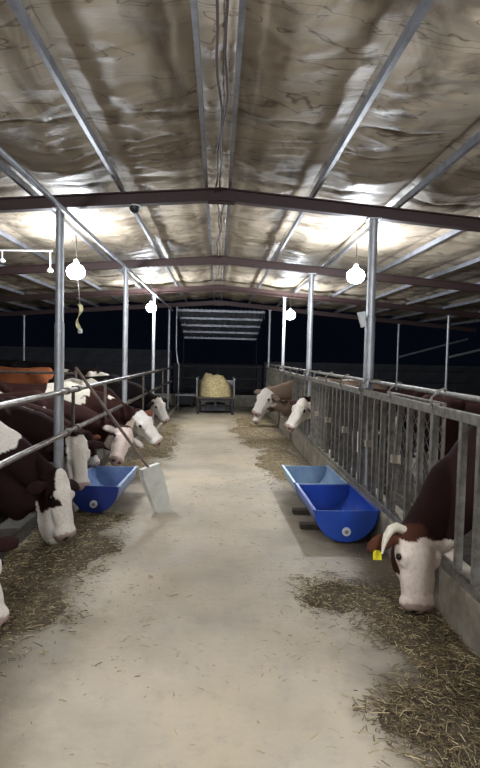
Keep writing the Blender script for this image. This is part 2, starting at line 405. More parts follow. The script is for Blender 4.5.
# ------------------------------------------------------------------ right feed rack
ZR0, ZR1 = .325, 1.37
RKX = 1.555
up_me = MB().box((-.022, -.022, 0), (.022, .022, 1.0)).build('slat', RACK, bevel=.003)
slat_mesh = up_me.data; bpy.data.objects.remove(up_me)
tab_me = MB().box((-.035, -.03, -.035), (.035, .03, .035)).build('latch_tab', RACK, bevel=.006)
tab_mesh = tab_me.data; tab_mesh.materials[0] = WHITEP; bpy.data.objects.remove(tab_me)
TABM = mat('worn_latch', (.42, .36, .28), .6, .1); tab_mesh.materials[0] = TABM
def bevelled(o, wv=.003):
    md = o.modifiers.new('bevel', 'BEVEL'); md.width = wv; md.segments = 1; return o
NECKS = (3.70, 9.42, 11.75, 13.55)
FRK = [-1.95, 1.95, 5.89, 9.80, 13.75, 17.60]
NRK = ['behind the camera', 'nearest, where the dark brown cow feeds', 'second, behind the blue troughs', 'third, where the white faced cow looks out', 'farthest, where the tan cow looks out']
for j in range(5):
    y0, y1 = FRK[j]+.02, FRK[j+1]-.02
    root = empty('feed_rack', (RKX, y0, .32), f'grey steel headlock feed rack section, {NRK[j]}', 'feed rack', 'headlock rack sections on the right')
    L_ = y1-y0
    bevelled(MB().box((-.03, 0, 0), (.03, L_, .055)).build('bottom_rail', RACK, root))
    bevelled(MB().box((-.02, 0, 1.0), (.02, L_, 1.065)).build('top_rail', RACK, root))
    MB().tube([(.06, 0, 1.15), (.06, L_, 1.15)], .02, 10).build('upper_pipe', RACK, root)
    n = 4; p = L_/n
    free = lambda q, r_=.21: all(abs(y0+q-c) > r_ for c in NECKS)
    for i in range(n+1):
        yy = min(max(i*p, .025), L_-.025)
        bevelled(MB().box((-.025, yy-.025, .05), (.025, yy+.025, 1.08)).build('upright', RACK, root))
        MB().tube([(0, yy, 1.02), (-.035, yy, 1.05), (-.03, yy, 1.12), (.02, yy, 1.17), (.06, yy, 1.185), (.09, yy, 1.15), (.06, yy, 1.12)], .009, 7).build('clamp', RACK, root)
        if i == n: continue
        for q in (.27, .52):
            if not free(yy+p*q): continue
            s_ = bpy.data.objects.new('slat', slat_mesh); col.objects.link(s_); s_.parent = root
            s_.location = (0, yy+p*q, .05); bevelled(s_)
        lean = (.66, .86, .70, .90)[(i+j) % 4]
        if free(yy+p*.76) and free(yy+p*lean):
            MB().bar((0, yy+p*.76, 1.0), (0, yy+p*lean, .06), .03, .045, up=(1, 0, 0)).build('locking_bar', RACK, root)
            t = bpy.data.objects.new('latch_tab', tab_mesh); col.objects.link(t); t.parent = root
            t.location = (-.01, yy+p*(.76+lean)/2, .53)

# wire mesh gate just behind the rack
wg = empty('mesh_gate', (1.84, 4.45, .35), 'rusty wire mesh gate standing just behind the right feed rack', 'gate')
MB().tube([(0, 0, 0), (0, 0, 1.0), (0, 1.5, 1.0), (0, 1.5, 0), (0, 0, 0)], .018, 8).tube([(0, 0, 0), (0, 0, -.34)], .018, 8).tube([(0, 1.5, 0), (0, 1.5, -.34)], .018, 8).build('gate_frame', DIRTY, wg)
m = MB()
for i in range(-7, 12):
    for sgn in (1, -1):
        a0 = i*.14; pts = []
        for t in (0, 1.0):
            yy = a0+(t if sgn > 0 else 1-t)*1.0; pts.append((yy, t))
        (ya, za), (yb, zb) = pts
        def clip(ya, za, yb, zb):
            out = []
            for t in (0, 1): out.append((ya+(yb-ya)*t, za+(zb-za)*t))
            ts = [0., 1.]
            if abs(yb-ya) > 1e-6:
                for lim, _ in ((0, 0), (1.5, 0)):
                    t = (lim-ya)/(yb-ya)
                    if (lim == 0) == (yb > ya): ts[0] = max(ts[0], t)
                    else: ts[1] = min(ts[1], t)
            return ts
        t0, t1 = clip(ya, za, yb, zb)
        if t1-t0 > .05:
            m.tube([(0.004*sgn, ya+(yb-ya)*t0, za+(zb-za)*t0), (0.004*sgn, ya+(yb-ya)*t1, za+(zb-za)*t1)], .004, 5)
o = m.build('wire_mesh', GALV, wg)

# ------------------------------------------------------------------ lamps
def lamp(x, y, z, label, zc):
    root = empty('hanging_lamp', (x, y, z), label, 'lamp', 'bright lamps hung over the alley')
    prof = [(.015, -.125), (.06, -.115), (.105, -.08), (.122, -.03), (.112, .02), (.075, .06), (.04, .075)]
    MB().lathe(prof, n=16).build('lamp_globe', LAMPM, root)
    MB().lathe([(.04, .075), (.042, .085), (.034, .13), (.018, .15)], n=12).build('lamp_socket', WHITEP, root)
    MB().tube([(0, 0, .15), (.004, 0, (zc-z)*.6), (0, 0, zc-z)], .006, 6).build('cord', BLACKP, root)
for x, y, z, l in ((-1.915, 7.6, 2.80, 'glaring white lamp hanging over the left rails, the larger nearer one'),
                (1.845, 7.6, 2.85, 'glaring white lamp hanging right of the tall right post, the larger nearer one'),
                (-1.58, 13.2, 2.81, 'smaller glaring white lamp hanging farther down over the left rails'),
                (1.68, 13.2, 2.72, 'smaller glaring white lamp hanging farther down over the right rack'),
                (-1.915, 1.6, 2.80, 'white lamp hanging over the left rails beside the camera'),
                (1.845, 1.6, 2.85, 'white lamp hanging over the right rack beside the camera'),
                (-1.915, -3.6, 2.80, 'white lamp hanging over the left rails behind the camera'),
                (1.845, -3.6, 2.85, 'white lamp hanging over the right rack behind the camera')):
    lamp(x, y, z, l, ZT-.004-SLOPE*abs(x)+(.0 if abs(abs(x)-1.88) < .045 else .08))

# fly ribbon under the nearest left lamp
fr = empty('fly_ribbon', (-1.79, 7.35, 1.97), 'pale yellow curled fly ribbon hanging below the nearer left lamp', 'fly trap')
MB().tube([(0, 0, .32), (-.02, .02, .45), (-.05, .1, .60), (-.125, .18, 1.31)], .003, 5).build('string', WHITEP, fr)
m = MB(); pts = [(.03*math.sin(t*2.2)-.015, .02*math.cos(t*3), .36-t*.105) for t in np.linspace(0, 3.2, 18)]
for i in range(17):
    a = Vector(pts[i]); b = Vector(pts[i+1]); tw = i*.22; ww = Vector((math.cos(tw), math.sin(tw), 0))*.026; th = Vector((-math.sin(tw), math.cos(tw), 0))*.0015
    m.add([a-ww-th, a+ww-th, a+ww+th, a-ww+th, b-ww-th, b+ww-th, b+ww+th, b-ww+th], [(3, 2, 1, 0), (4, 5, 6, 7), (0, 1, 5, 4), (1, 2, 6, 5), (2, 3, 7, 6), (3, 0, 4, 7)])
m.build('ribbon', RIBBON, fr)
MB().lathe([(.02, -.02), (.03, -.01), (.03, .035), (.02, .04)], n=12).build('canister', WHITEP, fr)

# ceiling-mounted dome camera on the nearest beam
dc = empty('dome_camera', (-.89, 5.89, 3.23), 'small dark dome camera under the nearest red beam', 'camera')
MB().lathe([(.05, -.012), (.055, -.006), (.055, 0), (.03, .002)], n=16).build('mount', WHITEP, dc)
MB().lathe([(.008, -.085), (.035, -.075), (.052, -.045), (.055, -.012)], n=16).build('dome', BLACKP, dc)
# fitting on the right post
ft = empty('floodlight', (RX-.06, 5.82, 2.03), 'small pale floodlight housing clamped low on the nearest right post', 'lamp')
MB().add([(-.09, 0, .16), (-.01, 0, .17), (.0, 0, .02), (-.04, 0, .0), (-.09, .06, .16), (-.01, .06, .17), (.0, .06, .02), (-.04, .06, .0)],
         [(0, 1, 2, 3), (7, 6, 5, 4), (0, 4, 5, 1), (1, 5, 6, 2), (2, 6, 7, 3), (3, 7, 4, 0)]).build('housing', WHITEP, ft, bevel=.008)
MB().tube([(0, .04, .10), (.06, .06, .10)], .012, 6).build('bracket', GALV, ft)
MB().tube([(.06, .07, .07), (.06, .07, .13)], .058, 14).build('band', GALV, ft)

# white pipe with two drop nozzles over the left pen
wp = empty('sprinkler_pipe', (-3.4, 8.1, 3.10), 'thin white water pipe with two drop nozzles hanging over the left pen', 'pipe')
MB().tube([(-1.6, 0, -.02), (1.03, 0, .03)], .012, 8).build('pipe', WHITEP, wp)
for x, dz in ((.33, -.10), (1.0, -.22)):
    MB().tube([(x, 0, .02), (x, 0, dz)], .010, 8).build('drop_tube', WHITEP, wp)
    MB().lathe([(.02, dz-.055), (.042, dz-.045), (.045, dz-.02), (.018, dz+.01)], (x, 0, 0), 12).build('nozzle', WHITEP, wp)
for x in (-1.2, .4):
    MB().tube([(x, 0, .0), (x, 0, ZT-SLOPE*(3.4-x)-3.10+.07)], .004, 5).build('hanger', GALV, wp)

# cable along the ridge
m = MB()
for kx, ph in ((-.035, 0), (.0, 1.3)):
    pts = [(kx+.018*math.sin(t*1.9+ph)+.012*math.sin(t*5+ph), t, ZT-.02-.02*abs(math.sin(t*.8+ph))) for t in np.arange(-5.5, 17.5, .25)]
    m.tube(pts, .008, 6)
tag(m.build('ridge_cable', CABLE), 'brown twin cable running along the roof ridge', 'cable')

# ------------------------------------------------------------------ troughs
def trough(x, y, rz, L_, R, m_, label, group, plug=True, shell=.012):
    root = empty('feed_trough', (x, y, .02), label, 'trough', group, rz)
    H = .31-.02; mb = MB(); n = 16
    def arc(rr): return [(rr*math.cos(PI+PI*i/n), H+(H-(R-rr)-0)/R*R*math.sin(PI+PI*i/n)*(R and 1)) for i in range(n+1)]
    out = [(R*math.cos(PI+PI*i/n), H+H*math.sin(PI+PI*i/n)) for i in range(n+1)]
    inn = [((R-shell)*math.cos(PI+PI*i/n), H+(H-shell)*math.sin(PI+PI*i/n)) for i in range(n+1)]
    vs = []
    for yy in (0, L_):
        vs += [(a, yy, b) for a, b in out]+[(a, yy, b) for a, b in inn]
    N = n+1; fs = []
    for i in range(n):
        fs.append((i, i+1, 2*N+i+1, 2*N+i)); fs.append((N+i+1, N+i, 3*N+i, 3*N+i+1))
        fs.append((i+1, i, N+i, N+i+1)); fs.append((2*N+i, 2*N+i+1, 3*N+i+1, 3*N+i))
    fs += [(0, 2*N, 3*N, N), (N-1, 2*N-1, 4*N-1, 3*N-1)]
    mb.smooth = True
    mb.add(vs, fs).build('shell', m_, root)
    for yy in (-.002, L_-.012):
        e = MB(); vv = [(a, yy, b) for a, b in out]+[(a, yy+.014, b) for a, b in out]
        e.add(vv, [tuple(range(N)), tuple(range(2*N-1, N-1, -1))]+[(i+1, i, N+i, N+i+1) for i in range(n)]+[(0, N-1, 2*N-1, N)])
        e.build('end_wall', BLUE_SHADED if m_ is BLUE_L and yy < 0 else m_, root, smooth=False)
    for s in (-1, 1):
        MB().box((s*R-.018, -.01, H-.012), (s*R+.018, L_+.01, H+.012)).build('rim', m_, root, bevel=.006)
    if plug:
        MB().lathe([(.04, -.016), (.04, -.002)], (-.0, 0, .10), 16, 'y').build('drain_plug', WHITEP, root)
        MB().lathe([(.018, -.026), (.018, -.015)], (-.0, 0, .10), 12, 'y').build('plug_boss', GALV, root)
    return root
trough(1.208, 5.02, math.radians(1), 1.05, .297, BLUE_N, 'bright blue half-round plastic trough on the right, the nearer one with a drain plug', 'blue troughs')
trough(1.17, 6.12, math.radians(1), 1.0, .29, BLUE_F, 'pale blue half-round plastic trough on the right, just behind the bright blue one', 'blue troughs', plug=False)
trough(-1.27, 5.86, math.radians(-2), 1.05, .262, BLUE_L, 'blue plastic trough on the left beneath the feeding cows, shade painted on its near end', 'blue troughs')
for i, (y, l) in enumerate(((5.45, 'grimy timber block under the bright blue trough'), (5.98, 'grimy timber block at the joint of the two right troughs'))):
    tag(MB().box((.85, y, 0), (1.09, y+.10, .05)).build('timber_block', WOOD, bevel=.006), l, 'block', 'timber blocks')

# ------------------------------------------------------------------ scoop shovel leaning on the rails
sh = empty('scoop_shovel', (-.545, 6.02, 0), 'pale aluminium scoop shovel with a long dark handle leaning on the left rails', 'shovel')
tip = Vector((0, 0, 0)); top = Vector((rx(6)-.02+.57+.03, 0, 1.32))           # local frame
ax0 = (Vector((-.915, 0, 1.42))).normalized(); ax = Vector((-.16, .02, .5)).normalized(); side = Vector((.86, .50, .0)); side = (side-ax*side.dot(ax)).normalized(); nrm = ax.cross(side).normalized()
def S(a, b, c): return ax*a+side*b+nrm*c
o0 = Vector((0, .0, .012))
m = MB(); nn = 8; T = .006
rows = []
for a, wv in ((.0, .09), (.06, .105), (.40, .13), (.50, .11)):
    row = []
    for t in (-1, -.97, -.9, -.4, .4, .9, .97, 1):
        lift = .085 if abs(t) == 1 else (.05 if abs(t) == .97 else (.008 if abs(t) == .9 else 0))
        lift *= min(1, .35+a/.3)
        row.append((a, t*wv, lift))
    rows.append(row)
vs = [o0+S(*p) for r in rows for p in r]+[o0+S(p[0], p[1]*1.0, p[2])-nrm*T for r in rows for p in r]
NV = len(rows)*8; fs = []
for i in range(len(rows)-1):
    for j in range(7):
        q = (i*8+j, i*8+j+1, (i+1)*8+j+1, (i+1)*8+j); fs.append(q[::-1]); fs.append(tuple(NV+z for z in q))
for j in range(7): fs.append((j, j+1, NV+j+1, NV+j)); e = (len(rows)-1)*8; fs.append((e+j+1, e+j, NV+e+j, NV+e+j+1))
for i in range(len(rows)-1):
    fs.append((i*8, (i*8)+NV, (i+1)*8+NV, (i+1)*8)); fs.append((i*8+7+NV, i*8+7, (i+1)*8+7, (i+1)*8+7+NV))
m.add(vs, fs).build('scoop_pan', ALU, sh, smooth=False)
m = MB(); bk = [o0+S(.495, t*.11, 0) for t in (-1, 1)]+[o0+S(.505, t*.11, .085) for t in (-1, 1)]
m.add([bk[0], bk[1], bk[3], bk[2]]+[p+ax*.006 for p in (bk[0], bk[1], bk[3], bk[2])], [(0, 1, 2, 3), (7, 6, 5, 4), (0, 4, 5, 1), (1, 5, 6, 2), (2, 6, 7, 3), (3, 7, 4, 0)]).build('back_wall', ALU, sh)
MB().tube([o0+S(.38, -.01, .012), o0+S(.46, -.015, .025), o0+S(.50, -.02, .03)], [.02, .026, .024], 10).build('socket', ALU, sh)
j0 = o0+S(.50, -.02, .03); hax = (Vector((-1.07, -.05, 1.70))-j0).normalized()
hl = [j0+hax*a for a in (-.02, .3, .7, 1.0, 1.32)]
MB().tube(hl, .016, 10).build('handle', HANDLE, sh)

# ------------------------------------------------------------------ cart with hay at the end of the alley
ct = empty('hay_cart', (-.05, 16.2, 0), 'small hand cart carrying a heap of hay at the end of the alley', 'cart')
MB().box((-.52, 0, .46), (.52, 1.3, .50)).build('bed', WOOD, ct, bevel=.005)
for s in (-1, 1):
    MB().box((s*.54-.014, 0, .50), (s*.54+.014, 1.3, 1.0)).build('side_board', GALV, ct)
    MB().tube([(s*.54, -.01, .50), (s*.54, -.01, 1.03)], .022, 8).build('stake', GALV, ct)
    MB().tube([(s*.54, -.03, 1.03), (s*.54, 1.31, 1.03)], .028, 8).build('top_rail', GALV, ct)
    MB().lathe([(.06, -.03), (.17, -.04), (.205, -.03), (.205, .03), (.17, .04), (.06, .03)], (s*.47, .65, .205), 20, 'x').build('wheel', BLACKP, ct)
    MB().tube([(s*.50, .04, 0), (s*.50, .04, .46)], .035, 8).build('prop_leg', DARKM, ct)
MB().box((-.54, 1.28, .50), (.54, 1.30, .95)).build('front_board', GALV, ct)
MB().tube([(-.47, .65, .205), (.47, .65, .205)], .02, 8).build('axle', DARKM, ct)
MB().box((-.46, .05, .39), (.46, 1.2, .46)).build('chassis', DARKM, ct)
MB().box((-.30, .3, .10), (.30, .8, .28)).build('tool_box', DARKM, ct, bevel=.01)
MB().box((-.03, .06, .10), (.03, .12, .40)).build('tow_post', DARKM, ct)
MB().tube([(-.47, .04, .12), (.47, .04, .12)], .018, 6).build('cross_bar', DARKM, ct)
def heap(name, cx, cy, z0, rx_, ry_, h, m_, seed, n=40, power=1.4, lean=0.):
    a = np.linspace(-1, 1, n); U, V = np.meshgrid(a, a, indexing='ij')
    r = np.sqrt(U**2+V**2); k_ = np.maximum(np.abs(U), np.abs(V)); sc_ = np.where(r > 0, k_/np.maximum(r, 1e-6), 1)
    X = U*sc_; Y = V*sc_; R_ = np.sqrt(X**2+Y**2)
    H = h*np.clip(1-R_**power, 0, 1)**.8*(.75+.5*vnoise(X*2.2+seed, Y*2.2+seed*2))+.02*(vnoise(X*14+seed, Y*14)-.5)
    if lean: H = h*np.clip(1-R_**power, 0, 1)**.8*(.82-lean*X-.25*X**2+.30*(vnoise(X*3+seed, Y*3)-.5))+.03*(vnoise(X*11+seed, Y*11)-.5)
    Vt = np.stack([cx+X*rx_, cy+Y*ry_, z0+np.maximum(H, 0)], -1).reshape(-1, 3)
    I = np.arange(n*n).reshape(n, n); Q = np.stack([I[:-1, :-1], I[1:, :-1], I[1:, 1:], I[:-1, 1:]], -1).reshape(-1, 4)
    return link(name, np_mesh(name, Vt, Q), m_, smooth=True), (Vt, Q)
hp, _ = heap('hay_heap', -.03, 16.80, .505, .525, .60, .74, HAY, 5, 46, 7, .22)
tag(hp, 'golden heap of hay piled on the cart', 'hay', kind='stuff')

# ------------------------------------------------------------------ end of the alley: low canopy, fence, walls
cn = empty('end_canopy', (.08, 18.2, 2.3), 'ribbed metal canopy sloping down beyond the end of the alley roof', 'canopy')
c0 = (0, .85); c1 = (3.3, .08)
nr = 40; vs = []; 
for i in range(nr+1):
    x = -1.42+2.84*i/nr; dz = .018*(1 if i % 2 else -1)
    vs += [(x, c0[0], c0[1]+.05+dz), (x, c1[0], c1[1]+.05+dz), (x, c0[0], c0[1]+.056+dz), (x, c1[0], c1[1]+.056+dz)]
fs = []
for i in range(nr):
    a = 4*i; b = a+4; fs += [(a, a+1, b+1, b), (a+2, b+2, b+3, a+3)]
MB().add(vs, fs).build('roof_sheet', PURL, cn)
for i in range(5):
    t = i/4; y = c0[0]+(c1[0]-c0[0])*t; z = c0[1]+(c1[1]-c0[1])*t
    MB().box((-1.42, y-.02, z-.04), (1.42, y+.02, z+.03)).build('cross_bar', PURL, cn)
for s in (-1, 1):
    MB().bar((s*1.40, c0[0], c0[1]-.06), (s*1.40, c1[0], c1[1]-.06), .04, .05).build('side_bar', DARKM, cn)
    MB().tube([(s*1.40, 3.25, c1[1]-.04), (s*1.40, 3.25, -2.3)], .03, 8).build('leg', DARKM, cn)
    MB().tube([(s*1.40, .0, c0[1]-.04), (s*1.40, .0, .6)], .02, 8).build('hanger', DARKM, cn)
# fence beyond
fb = empty('end_fence', (0, 19.1, .38), 'dark horizontal rail fence closing the end of the alley', 'fence')
for z in (.55, .95): MB().tube([(-8.5, 0, z), (8.5, 0, z)], .025, 8).build('fence_rail', DARKM, fb)
for x in np.arange(-8.2, 8.3, 1.37): MB().tube([(x, 0.03, 0), (x, 0.03, 1.0)], .03, 8).build('fence_post', DARKM, fb)
for z in (.25,): MB().tube([(-8.5, 0, z), (8.5, 0, z)], .02, 8).build('fence_rail', DARKM, fb)
tk = empty('water_tank', (-1.05, 18.2, 0), 'low pale metal water box left of the hay cart', 'tank')
MB().box((-.28, 0, .1), (.28, .5, .38)).build('tank_body', DARKM, tk, bevel=.01)
MB().box((-.31, -.03, .38), (.31, .53, .44)).build('tank_lid', POLE, tk, bevel=.01)
for s in (-1, 1): MB().box((s*.24-.02, .02, 0), (s*.24+.02, .48, .1)).build('foot', DARKM, tk)
# low block walls round the yard: courses of blocks as parts
def block_wall(name, x0, x1, y, zt):
    base = structure(MB().box((x0, y, -.2), (x1, y+.18, zt-.02)).build(name, BLOCK))
    mats = BLOCK; bl = MB().box((0, 0, 0), (.78, .03, .36)).build('block', BLOCK); me = bl.data; bpy.data.objects.remove(bl)
    k_ = 0; z = 0; r = 0
    while z+.36 <= zt:
        x = x0+(.4 if r % 2 else 0)
        while x+.78 < x1:
            o = bpy.data.objects.new('block', me); col.objects.link(o); o.parent = base
            o.location = (x+.01, y-.028+.008*random.random(), z+.02); x += .8; k_ += 1
        z += .38; r += 1
    MB().box((x0, y-.04, zt-.05), (x1, y+.22, zt)).build('coping', BLOCK, base)
block_wall('wall_left', -14, -1.9, 23.0, 1.90)
block_wall('wall_right', 1.9, 14, 23.0, 1.50)
block_wall('wall_back', -1.9, 1.9, 24.0, 1.35)

# ------------------------------------------------------------------ cows
def cow_sdf(prims, vox):
    k = .05
    lo = np.array([1e9]*3); hi = -lo
    for p in prims:
        if p['neg']: continue
        lo = np.minimum(lo, p['lo']); hi = np.maximum(hi, p['hi'])
    lo -= .04; hi += .04
    n = np.ceil((hi-lo)/vox).astype(int)+1
    D = np.full(n, 1.0, dtype=np.float32)
    ax_ = [lo[i]+vox*np.arange(n[i]) for i in range(3)]
    for p in prims:
        a = np.maximum(((p['lo']-.12-lo)/vox).astype(int), 0); b = np.minimum(((p['hi']+.12-lo)/vox).astype(int)+2, n)
        g = np.meshgrid(*[ax_[i][a[i]:b[i]] for i in range(3)], indexing='ij')
        d = p['f'](g[0], g[1], g[2]).astype(np.float32)
        s = (slice(a[0], b[0]), slice(a[1], b[1]), slice(a[2], b[2])); c = D[s]; kk = p['k']
        if p['neg']:
            h = np.clip(.5-.5*(c+d)/kk, 0, 1); D[s] = c*(1-h)+(-d)*h+kk*h*(1-h)
        else:
            h = np.clip(.5+.5*(c-d)/kk, 0, 1); D[s] = c*(1-h)+d*h-kk*h*(1-h)
    return D, lo
def surface_nets(D, lo, vox):
    ins = D < 0; nx, ny, nz = D.shape
    c = {}
    cnt = np.zeros((nx-1, ny-1, nz-1)); acc = np.zeros((nx-1, ny-1, nz-1, 3))
    corner = lambda i, j, k: D[i:nx-1+i, j:ny-1+j, k:nz-1+k]
    for (i, j, k) in [(a, b, c_) for a in (0, 1) for b in (0, 1) for c_ in (0, 1)]:
        for axis in range(3):
            q = [i, j, k]
            if q[axis]: continue
            q2 = list(q); q2[axis] = 1
            d0 = corner(*q); d1 = corner(*q2); m_ = (d0 < 0) != (d1 < 0)
            t = np.where(m_, d0/np.where(m_, d0-d1, 1), 0)
            for a in range(3): acc[..., a] += np.where(m_, (q[a]+t) if a == axis else q[a], 0)
            cnt += m_
    act = cnt > 0; idx = np.full(act.shape, -1); idx[act] = np.arange(act.sum())
    ijk = np.argwhere(act); V = lo+(ijk+acc[act]/cnt[act][:, None])*vox
    quads = []
    for axis in range(3):
        sl0 = [slice(1, -1)]*3; sl1 = [slice(1, -1)]*3; sl0[axis] = slice(0, -1); sl1[axis] = slice(1, None)
        s0 = ins[tuple(sl0)]; s1 = ins[tuple(sl1)]; m_ = s0 != s1
        P_ = np.argwhere(m_); flip = s1[m_]
        off = np.array([1, 1, 1]); off[axis] = 0; P_ = P_+off
        b, c_ = (axis+1) % 3, (axis+2) % 3
        e1 = np.zeros(3, int); e1[b] = 1; e2 = np.zeros(3, int); e2[c_] = 1
        g = lambda Q: idx[Q[:, 0], Q[:, 1], Q[:, 2]]
        q = np.stack([g(P_-e1-e2), g(P_-e2), g(P_), g(P_-e1)], -1)
        q[flip] = q[flip][:, ::-1]; quads.append(q)
    Q = np.concatenate(quads); Q = Q[(Q >= 0).all(1)]
    return V, Q
class Prims:
    def __init__(s): s.l = []
    def cap(s, a, b, ra, rb=None, tag_='body', ys=1., k=.05, neg=False):
        rb = ra if rb is None else rb; a = np.array(a, float); b = np.array(b, float); R = max(ra, rb)
        w_ = np.array([1, ys, 1.]); A = a*w_; B = b*w_; d = B-A; dd = d.dot(d)+1e-9
        def f(x, y, z):
            px, py, pz = x-A[0], y*ys-A[1], z-A[2]
            t = np.clip((px*d[0]+py*d[1]+pz*d[2])/dd, 0, 1)
            return (np.sqrt((px-t*d[0])**2+(py-t*d[1])**2+(pz-t*d[2])**2)-(ra+(rb-ra)*t))/max(ys, 1)
        s.l.append(dict(f=f, lo=np.minimum(a, b)-R, hi=np.maximum(a, b)+R, tag=tag_, k=k, neg=neg)); return s
    def ell(s, c, r, axes=None, tag_='body', k=.05, neg=False):
        c = np.array(c, float); r = np.array(r, float); M = np.eye(3) if axes is None else np.array(axes, float)  # rows = axes
        def f(x, y, z):
            x = x-c[0]; y = y-c[1]; z = z-c[2]
            p = [M[i, 0]*x+M[i, 1]*y+M[i, 2]*z for i in range(3)]
            k0 = np.sqrt(sum((p[i]/r[i])**2 for i in range(3))); k1 = np.sqrt(sum((p[i]/r[i]**2)**2 for i in range(3)))
            return k0*(k0-1)/np.maximum(k1, 1e-6)
        R = np.sqrt(((M.T*r)**2).sum(1))
        s.l.append(dict(f=f, lo=c-R, hi=c+R, tag=tag_, k=k, neg=neg)); return s
def unit(v): v = np.array(v, float); return v/np.linalg.norm(v)

def make_cow(label, base, heading, scale, poll, muzzle, vhint, base_c, white_c=(.80, .73, .64), seed=0, patch=.62,
             face='white', face_c=None, vox=.024, horns=True, ear_tag=False, ear_c=(None, None), fore=None, group=None, hs=1.0, pscale=2.3,
             zshift=0., patch_fn=None, leg_white=True, dew=0., jowl=0, droop=(.18, .18)):
    ca, sa = math.cos(heading), math.sin(heading)
    def loc(p):                                  # world -> cow frame
        x, y, z = p[0]-base[0], p[1]-base[1], p[2]
        return np.array([(x*ca+y*sa)/scale, (-x*sa+y*ca)/scale, z/scale])
    def locd(v): return np.array([v[0]*ca+v[1]*sa, -v[0]*sa+v[1]*ca, v[2]])
    P = loc(poll); M = loc(muzzle); u = unit(M-P); v = locd(vhint); v = unit(v-u*u.dot(v)); wv = np.cross(u, v)
    L_ = np.linalg.norm(M-P); h = L_/.52
    H = lambda a, b, c=0.: P+h*(a*u+b*v+c*wv); A = [u, v, wv]; E = lambda a, b, c: (a*h, b*h, c*h)
    p = Prims()
    # trunk
    p.ell((-.05, 0, .87), (.42, .265, .38)).ell((-.62, 0, .84), (.66, .335, .375)).ell((-1.15, 0, .96), (.36, .28, .30))
    p.cap((-.02, 0, 1.22), (-.65, 0, 1.16), .085, .08, ys=1.2).cap((-.65, 0, 1.16), (-1.32, 0, 1.20), .08, .08)
    for s in (-1, 1):
        p.cap((-.98, s*.20, 1.17), (-1.08, s*.12, 1.18), .055, .06).cap((-1.38, s*.11, 1.08), (-1.25, s*.1, 1.1), .06, .08)
        p.ell((.04, s*.17, .93), (.15, .09, .33)).ell((.14, s*.13, .75), (.14, .10, .16))
        p.cap((.02, s*.18, .74), (.02, s*.18, .45), .095, .058, 'leg').cap((.02, s*.18, .45), (.01, s*.18, .42), .06, .06, 'leg', k=.02)
        p.cap((.01, s*.18, .42), (.0, s*.18, .14), .042, .038, 'leg', k=.03).cap((.0, s*.18, .13), (.045, s*.18, .035), .045, .06, 'hoof', k=.02)
        p.cap((-1.22, s*.19, .95), (-1.08, s*.2, .68), .19, .13, ys=1.3).cap((-1.10, s*.2, .70), (-1.34, s*.19, .47), .10, .058, 'leg')
        p.cap((-1.34, s*.19, .47), (-1.28, s*.19, .14), .05, .040, 'leg', k=.03).cap((-1.28, s*.19, .13), (-1.235, s*.19, .035), .045, .06, 'hoof', k=.02)
    p.cap((-1.46, 0, 1.14), (-1.52, 0, .85), .035, .028, k=.04).cap((-1.52, 0, .85), (-1.50, 0, .48), .024, .02, 'tail', k=.02).ell((-1.50, 0, .40), (.045, .045, .12), tag_='tail')
    p.ell((-1.0, 0, .53), (.17, .13, .11), tag_='udder')
    # neck follows from the shoulder to the poll
    N0 = np.array([.08, 0, 1.0]); N1 = H(.06, -.09); Nm = (N0+N1)/2+np.array([0, 0, .06])
    C0 = np.array([.0, 0, 1.2]); C1 = H(.0, -.045); Cm = (C0+C1)/2+np.array([0, 0, .05])
    T0 = np.array([.24, 0, .80]); T1 = H(.16, -.18); Tm = (T0+T1)/2+np.array([0, 0, -dew])
    if dew: p.cap(T0+np.array([-.05, 0, -dew*1.5]), Tm+np.array([0, 0, -dew*.5]), .12, .09, 'neck', ys=1.6)
    p.cap(N0, Nm, .24, .17, 'neck', ys=1.25).cap(Nm, N1, .17, .105*h, 'neck', ys=1.1)
    p.cap(C0, Cm, .10, .085, 'neck').cap(Cm, C1, .085, .07*h, 'neck')
    p.cap(T0, Tm, .17, .12, 'neck', ys=1.2).cap(Tm, T1, .12, .065*h, 'neck', ys=1.1)
    # head
    kh = .022
    W = hs; p.ell(H(.05, -.035), E(.10, .095, .105*W), A, 'head', k=.04).ell(H(.14, -.03), E(.15, .085, .108*W), A, 'head', k=kh)
    p.cap(H(.14, .0), H(.42, -.035), .078*h, .055*h, 'head', k=kh)
    if jowl: p.ell(H(.34, -.14), E(.19, .12, .10), A, 'head', k=.05)
    if W > 1.05: p.ell(H(.28, -.03), E(.2, .06, .085*W), A, 'head', k=kh)
    for s in (-1, 1):
        p.ell(H(.17, -.11, s*.05*W), E(.13, .085, .05), A, 'head', k=kh)
        p.cap(H(.155, .012, s*.085*W), H(.20, .0, s*.085*W), .032*h, .025*h, 'head', k=kh)
        p.cap(H(.22, -.09, s*.05), H(.42, -.085, s*.04), .045*h, .042*h, 'head', k=kh)
        d = unit(wv*s*1.0+u*droop[0 if s < 0 else 1]-v*.12); e2 = unit(np.cross(d, v)); e3 = np.cross(d, e2)
        p.cap(H(.055, -.03, s*.09*W), H(.06, -.04, s*.14*W), .03*h, .024*h, 'ear%d' % s, k=.02)
        p.ell(H(.06, -.035, s*.14*W)+d*.055*h, (.095*h*W**.5, .048*h*W**.5, .017*h), [d, e2, e3], 'ear%d' % s, k=.012)
    p.ell(H(.44, -.045), E(.075, .072, .086*W), A, 'head', k=kh).ell(H(.475, -.085), E(.045, .045, .062), A, 'head', k=kh)
    p.cap(H(.2, -.15), H(.42, -.125), .038*h, .03*h, 'head', k=kh)
    p.ell(H(-.01, .02), E(.05, .045, .07), A, 'poll', k=.03)
    for s in (-1, 1): p.ell(H(.505, -.02, s*.042), E(.022, .015, .018), A, 'nostril', k=.012, neg=True)
